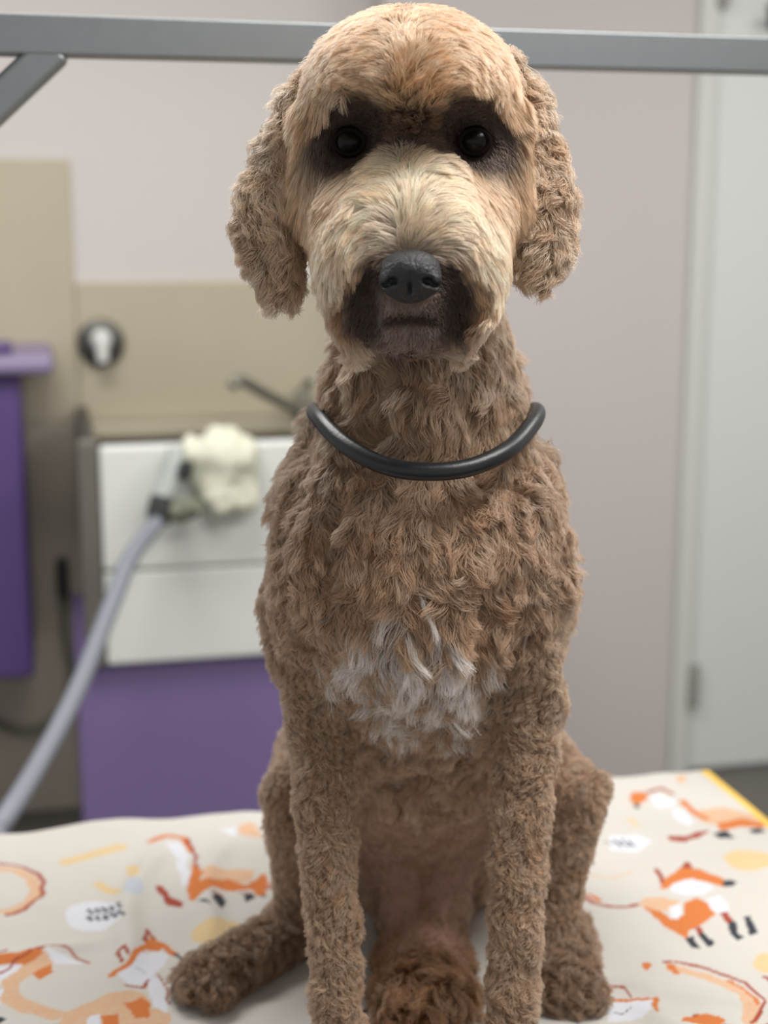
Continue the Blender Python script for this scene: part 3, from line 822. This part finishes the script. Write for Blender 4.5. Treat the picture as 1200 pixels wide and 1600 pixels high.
# ---- fur
tri = np.concatenate([Q[:, [0, 1, 2]], Q[:, [0, 2, 3]]])
nrm = np.cross(V[tri[:, 1]] - V[tri[:, 0]], V[tri[:, 2]] - V[tri[:, 0]])
area_t = np.linalg.norm(nrm, axis=1) / 2
VN = np.zeros_like(V)
for i in range(3):
    for k in range(3):
        VN[:, k] += np.bincount(tri[:, i], nrm[:, k], len(V))
VN /= np.linalg.norm(VN, axis=1)[:, None] + 1e-12

def scatter(n, dens):
    pr = area_t * dens
    pr = pr / pr.sum()
    ti = rng.choice(len(tri), n, p=pr)
    r1, r2 = np.sqrt(rng.random(n)), rng.random(n)
    b0, b1, b2 = 1 - r1, r1 * (1 - r2), r1 * r2
    T = tri[ti]
    p = V[T[:, 0]] * b0[:, None] + V[T[:, 1]] * b1[:, None] + V[T[:, 2]] * b2[:, None]
    nn = VN[T[:, 0]] * b0[:, None] + VN[T[:, 1]] * b1[:, None] + VN[T[:, 2]] * b2[:, None]
    return p, nn / (np.linalg.norm(nn, axis=1)[:, None] + 1e-9)

#          len   lift  curl   turns clump
FP = dict(body=(22, .30, 2.8, 1.1, .72), chest=(24, .30, 3.0, 1.0, .74), leg=(10, .55, 2.0, 1.3, .72), paw=(10, .5, 1.6, 1.2, .6), neck=(22, .26, 2.2, 0.9, .74),
          haunch=(12, .45, 2.0, 1.2, .65), hind=(11, .5, 2.0, 1.2, .68), hindpaw=(16, .5, 2.6, 1.2, .7), tail=(30, .5, 3.2, 1.1, .62),
          top=(21, .56, 1.2, 0.7, .42), cheek=(26, .20, 0.8, 0.5, .50), muzzle=(24, .28, 0.9, 0.5, .55), lip=(5, .3, .5, .5, .4), chin=(9, .35, 0.8, .6, .4),
          ear=(17, .36, 3.2, 1.3, .82))
CLUMP = dict(body=1, chest=0.9, leg=2.6, paw=2, neck=0.8, haunch=2.2, hind=2.4, hindpaw=1.2, tail=0.8, top=1.0, cheek=1.0, muzzle=1.0, lip=1, chin=1, ear=0.75)
CLA = np.array([CLUMP[g] for g in GR])
FPA = np.array([FP[g] for g in GR])
HC = P(642, 165, 1.2)
def flow(p, n, W):
    """combing direction of the coat at each root"""
    x, z_ = p[:, 0] - NOSE[0], p[:, 2] - NOSE[2]
    one = np.ones(len(p))
    down = np.stack([0 * one, -0.25 * one, -one], 1)
    side = np.sign(x)
    out = {}
    for g in GR:
        out[g] = down
    out['body'] = np.stack([np.clip(x / 0.12, -1, 1) * 0.25, -0.2 * one, -one], 1)
    out['chest'] = np.stack([np.clip(x / 0.06, -1, 1) * 0.35, -0.3 * one, -one], 1)
    out['top'] = np.stack([x / 0.045, -0.25 * one, 0.55 - 16.0 * np.abs(x)], 1)
    out['cheek'] = np.stack([x / 0.12, -0.15 * one, -1.2 * one], 1)
    ax_ = np.clip(np.abs(x) / 0.045, 0, 1)
    out['muzzle'] = np.stack([np.clip(x / 0.018, -1, 1) * (1.15 - 0.75 * sm(0.5, 1, ax_)), -0.1 - 0.1 * one, 0.75 * (1 - ax_ * 1.3) - 1.1 * sm(0.35, 1.0, ax_) - 0.6 * sm(-0.005, -0.04, z_)], 1)
    out['chin'] = np.stack([x / 0.06, -0.5 * one, -0.9 * one], 1)
    out['tail'] = np.stack([x * 6, -0.9 * one, 0.1 * one], 1)
    out['hindpaw'] = np.stack([0.1 * one, -0.8 * one, -0.6 * one], 1)
    f = sum(W[:, i:i + 1] * out[g] for i, g in enumerate(GR))
    return f
wn = [Waves(0.05, 12, 41 + i) for i in range(3)]
wf = [Waves(0.018, 14, 51 + i) for i in range(3)]
wph, whd = Waves(0.030, 14, 61), Waves(0.05, 10, 62)
NP = 8
SS = np.linspace(0, 1, NP)

def grow(p, n, W, curl_k=1.0):
    """guide shapes: (N, NP, 3) strand points"""
    eye, mouth, belly, bridge, side, amber = masks(p)
    par = W @ FPA
    L, lift, curl, turns = par[:, 0] * 1e-3, par[:, 1].copy(), par[:, 2] * 1e-3 * curl_k, par[:, 3]
    L = L * (1 - 0.5 * bridge) * (1 - 0.72 * eye) * (1 - 0.5 * mouth) * (1 - 0.22 * amber) * (1 - 0.55 * belly)
    curl = curl * (1 - 0.8 * eye) * (1 - 0.8 * mouth)
    L *= 0.85 + 0.3 * rng.random(len(p))
    f = flow(p, n, W)
    ns = np.stack([q(p) for q in wn], 1)
    nf = np.stack([q(p) for q in wf], 1)
    curly = np.clip(curl / 0.003, 0, 1)[:, None]
    f = f / (np.linalg.norm(f, axis=1)[:, None] + 1e-9) + (0.10 + 0.28 * curly) * ns + (0.06 + 0.22 * curly) * nf
    t_ = f - n * (f * n).sum(1)[:, None]
    t_ /= np.linalg.norm(t_, axis=1)[:, None] + 1e-9
    d = t_ * (1 - lift)[:, None] + n * lift[:, None]
    d /= np.linalg.norm(d, axis=1)[:, None]
    b_ = np.cross(n, t_)
    ph = 3.6 * wph(p) + rng.normal(size=len(p)) * 0.5
    hand = np.where(whd(p) < 0, -1, 1)
    s = SS[None, :, None]
    bend = 0.55 - 0.3 * curly[:, :, None]
    pts = p[:, None] + L[:, None, None] * (d[:, None] * s + (t_[:, None] - d[:, None]) * bend * s * s)
    pts[..., 2] -= (L[:, None] * 0.10) * SS[None] ** 2
    a = ph[:, None] + turns[:, None] * 6.283 * SS[None]
    amp = curl[:, None] * np.minimum(SS[None] * 2.2, 1)
    pts += amp[..., None] * (np.cos(a)[..., None] * b_[:, None] * hand[:, None, None] + 0.8 * np.sin(a)[..., None] * n[:, None])
    pts -= amp[:, :1, None] * 0
    return pts, par

def nearest(c, q):
    kd = kdtree.KDTree(len(c))
    for i, v in enumerate(c):
        kd.insert(v, i)
    kd.balance()
    return np.array([kd.find(v)[1] for v in q])

def make_fur(name, n, dens, clump_frac, radius, recolor=None, length=1.0, label=None, curl_k=1.0):
    p, nn = scatter(n, dens)
    ke = np.min([np.linalg.norm(p - e, axis=1) for e in EYE], axis=0) > 0.0138
    kn = ~((np.hypot((p[:, 0] - NOSE[0]) / 0.0230, (p[:, 2] - NOSE[2] + 0.003) / 0.0185) < 1) & (p[:, 1] < 1.12))
    p, nn = p[ke & kn], nn[ke & kn]
    W = weights(p.astype(np.float32), 0.011)
    pts, par = grow(p, nn, W, curl_k)
    pts = p[:, None] + (pts - p[:, None]) * length
    nc = int(len(p) * clump_frac)
    cw = W @ CLA
    ci = rng.choice(len(p), nc, replace=False, p=cw / cw.sum())
    near = nearest(p[ci], p)
    gp, gr_ = pts[ci], p[ci]
    cl_ = par[:, 4][:, None] * SS[None] ** 0.8
    cl_ = cl_ * (0.75 + 0.25 * rng.random((len(p), 1)))
    tgt = gp[near] + (p - gr_[near])[:, None] * (1 - 0.62 * SS[None, :, None])
    pts = pts + (tgt - pts) * cl_[..., None]
    fz = rng.normal(size=(len(p), 2, 3)) * (0.00030 + 0.22 * (par[:, 2] * 1e-3))[:, None, None]
    pts += fz[:, :1] * np.sin(SS * 4.0)[None, :, None] + fz[:, 1:] * (SS ** 1.5)[None, :, None]
    pts[..., 2] = np.maximum(pts[..., 2], TABLE_Z + 0.006)
    c, eye, mouth, belly = base_color(p, W)
    cv = rng.normal(size=(nc, 1))[near]
    c = c * np.exp(0.075 * cv + 0.13 * rng.normal(size=(len(p), 1)))
    hue = rng.normal(size=(nc, 1))[near] * 0.04
    c = c * np.concatenate([1 + hue * 0, 1 - hue, 1 - 2 * hue], 1)
    if recolor is not None:
        c = recolor(p, c)
    c = np.clip(c, 0.004, 0.93)
    cd = bpy.data.hair_curves.new(name)
    N = len(p)
    cd.add_curves([NP] * N)
    wp = to_world(pts).astype(np.float32)
    cd.attributes['position'].data.foreach_set('vector', wp.ravel())
    ra = cd.attributes.get('radius') or cd.attributes.new('radius', 'FLOAT', 'POINT')
    rad = radius * (1 - 0.75 * SS[None] ** 1.5) * (0.8 + 0.4 * rng.random((N, 1)))
    ra.data.foreach_set('value', rad.astype(np.float32).ravel())
    ca = cd.attributes.new('fur_color', 'FLOAT_COLOR', 'CURVE')
    ca.data.foreach_set('color', np.concatenate([c, np.ones((N, 1))], 1).astype(np.float32).ravel())
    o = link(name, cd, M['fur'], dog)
    if label:
        o['label'] = label
    return o

cent = V[tri].mean(1)
cn = nrm / (np.linalg.norm(nrm, axis=1)[:, None] + 1e-12)
Wt = weights(cent.astype(np.float32), 0.008)
_, _, _, belT = base_color(cent, Wt)
away = sm(0.15, 0.55, cn[:, 1])
dens = (1 - 0.75 * away) * (1 - 0.88 * belT)
gi = {g: i for i, g in enumerate(GR)}
headw = Wt[:, [gi[g] for g in ('top', 'cheek', 'muzzle', 'lip', 'chin')]].sum(1)
dens = dens * (1 + 1.6 * headw + 0.6 * Wt[:, gi['ear']])
dens *= np.where(cent[:, 2] < TABLE_Z + 0.008, 0.05, 1)
make_fur('fur', 400000, dens, 0.032, 0.00031)
# the white star on the chest
cd_ = np.hypot((cent[:, 0] - CH[0]) / 1.05, cent[:, 2] - CH[2])
rag = 0.010 * Waves(0.03, 10, 71)(cent)
star = (sm(0.056, 0.030, cd_ + 2.1 * rag) * (0.25 + 0.75 * sm(-0.3, 0.5, Waves(0.022, 10, 72)(cent)))) * (cn[:, 1] < -0.2) * (cent[:, 1] < 1.24)
rc = lambda p, c: np.tile(lin(238, 228, 220), (len(p), 1)) * np.exp(0.08 * rng.normal(size=(len(p), 1)))
make_fur('chest_fur', 5600, star, 0.022, 0.00026, rc, 1.4, 'tuft of white fur on the chest', 0.5)

# grooming loop round the neck
t = empty('neck_loop', dog.location + Vector((0, 0, 0.40)), 'black rubber grooming loop round the neck of the dog', 'loop')
ctrl = [(493, 640, 1.27), (500, 655, 1.215), (540, 695, 1.168), (600, 727, 1.142), (665, 737, 1.135), (735, 730, 1.142), (795, 702, 1.165), (832, 662, 1.215), (838, 642, 1.27),
        (815, 644, 1.33), (745, 648, 1.385), (665, 650, 1.40), (590, 648, 1.385), (518, 644, 1.33)]
cp = [to_world(P(*q)) for q in ctrl]
n_ = len(cp)
loop = []
for i in range(n_):
    seg = [Vector(cp[(i + j) % n_]) for j in (-1, 0, 1, 2)]
    for k in range(8):
        u = k / 8
        a, b_, c_, d_ = seg
        loop.append(0.5 * ((2 * b_) + (c_ - a) * u + (2 * a - 5 * b_ + 4 * c_ - d_) * u * u + (3 * b_ - a - 3 * c_ + d_) * u ** 3))
MB().tube(loop, 0.0075, 18, closed=True).build('rubber_tube', M['black'], t, True)
k0 = Vector(to_world(P(665, 650, 1.40)))
MB().box(k0 - Vector((0.012, 0.008, 0.012)), k0 + Vector((0.012, 0.008, 0.012)), 0.004).build('slider', M['dark'], t)
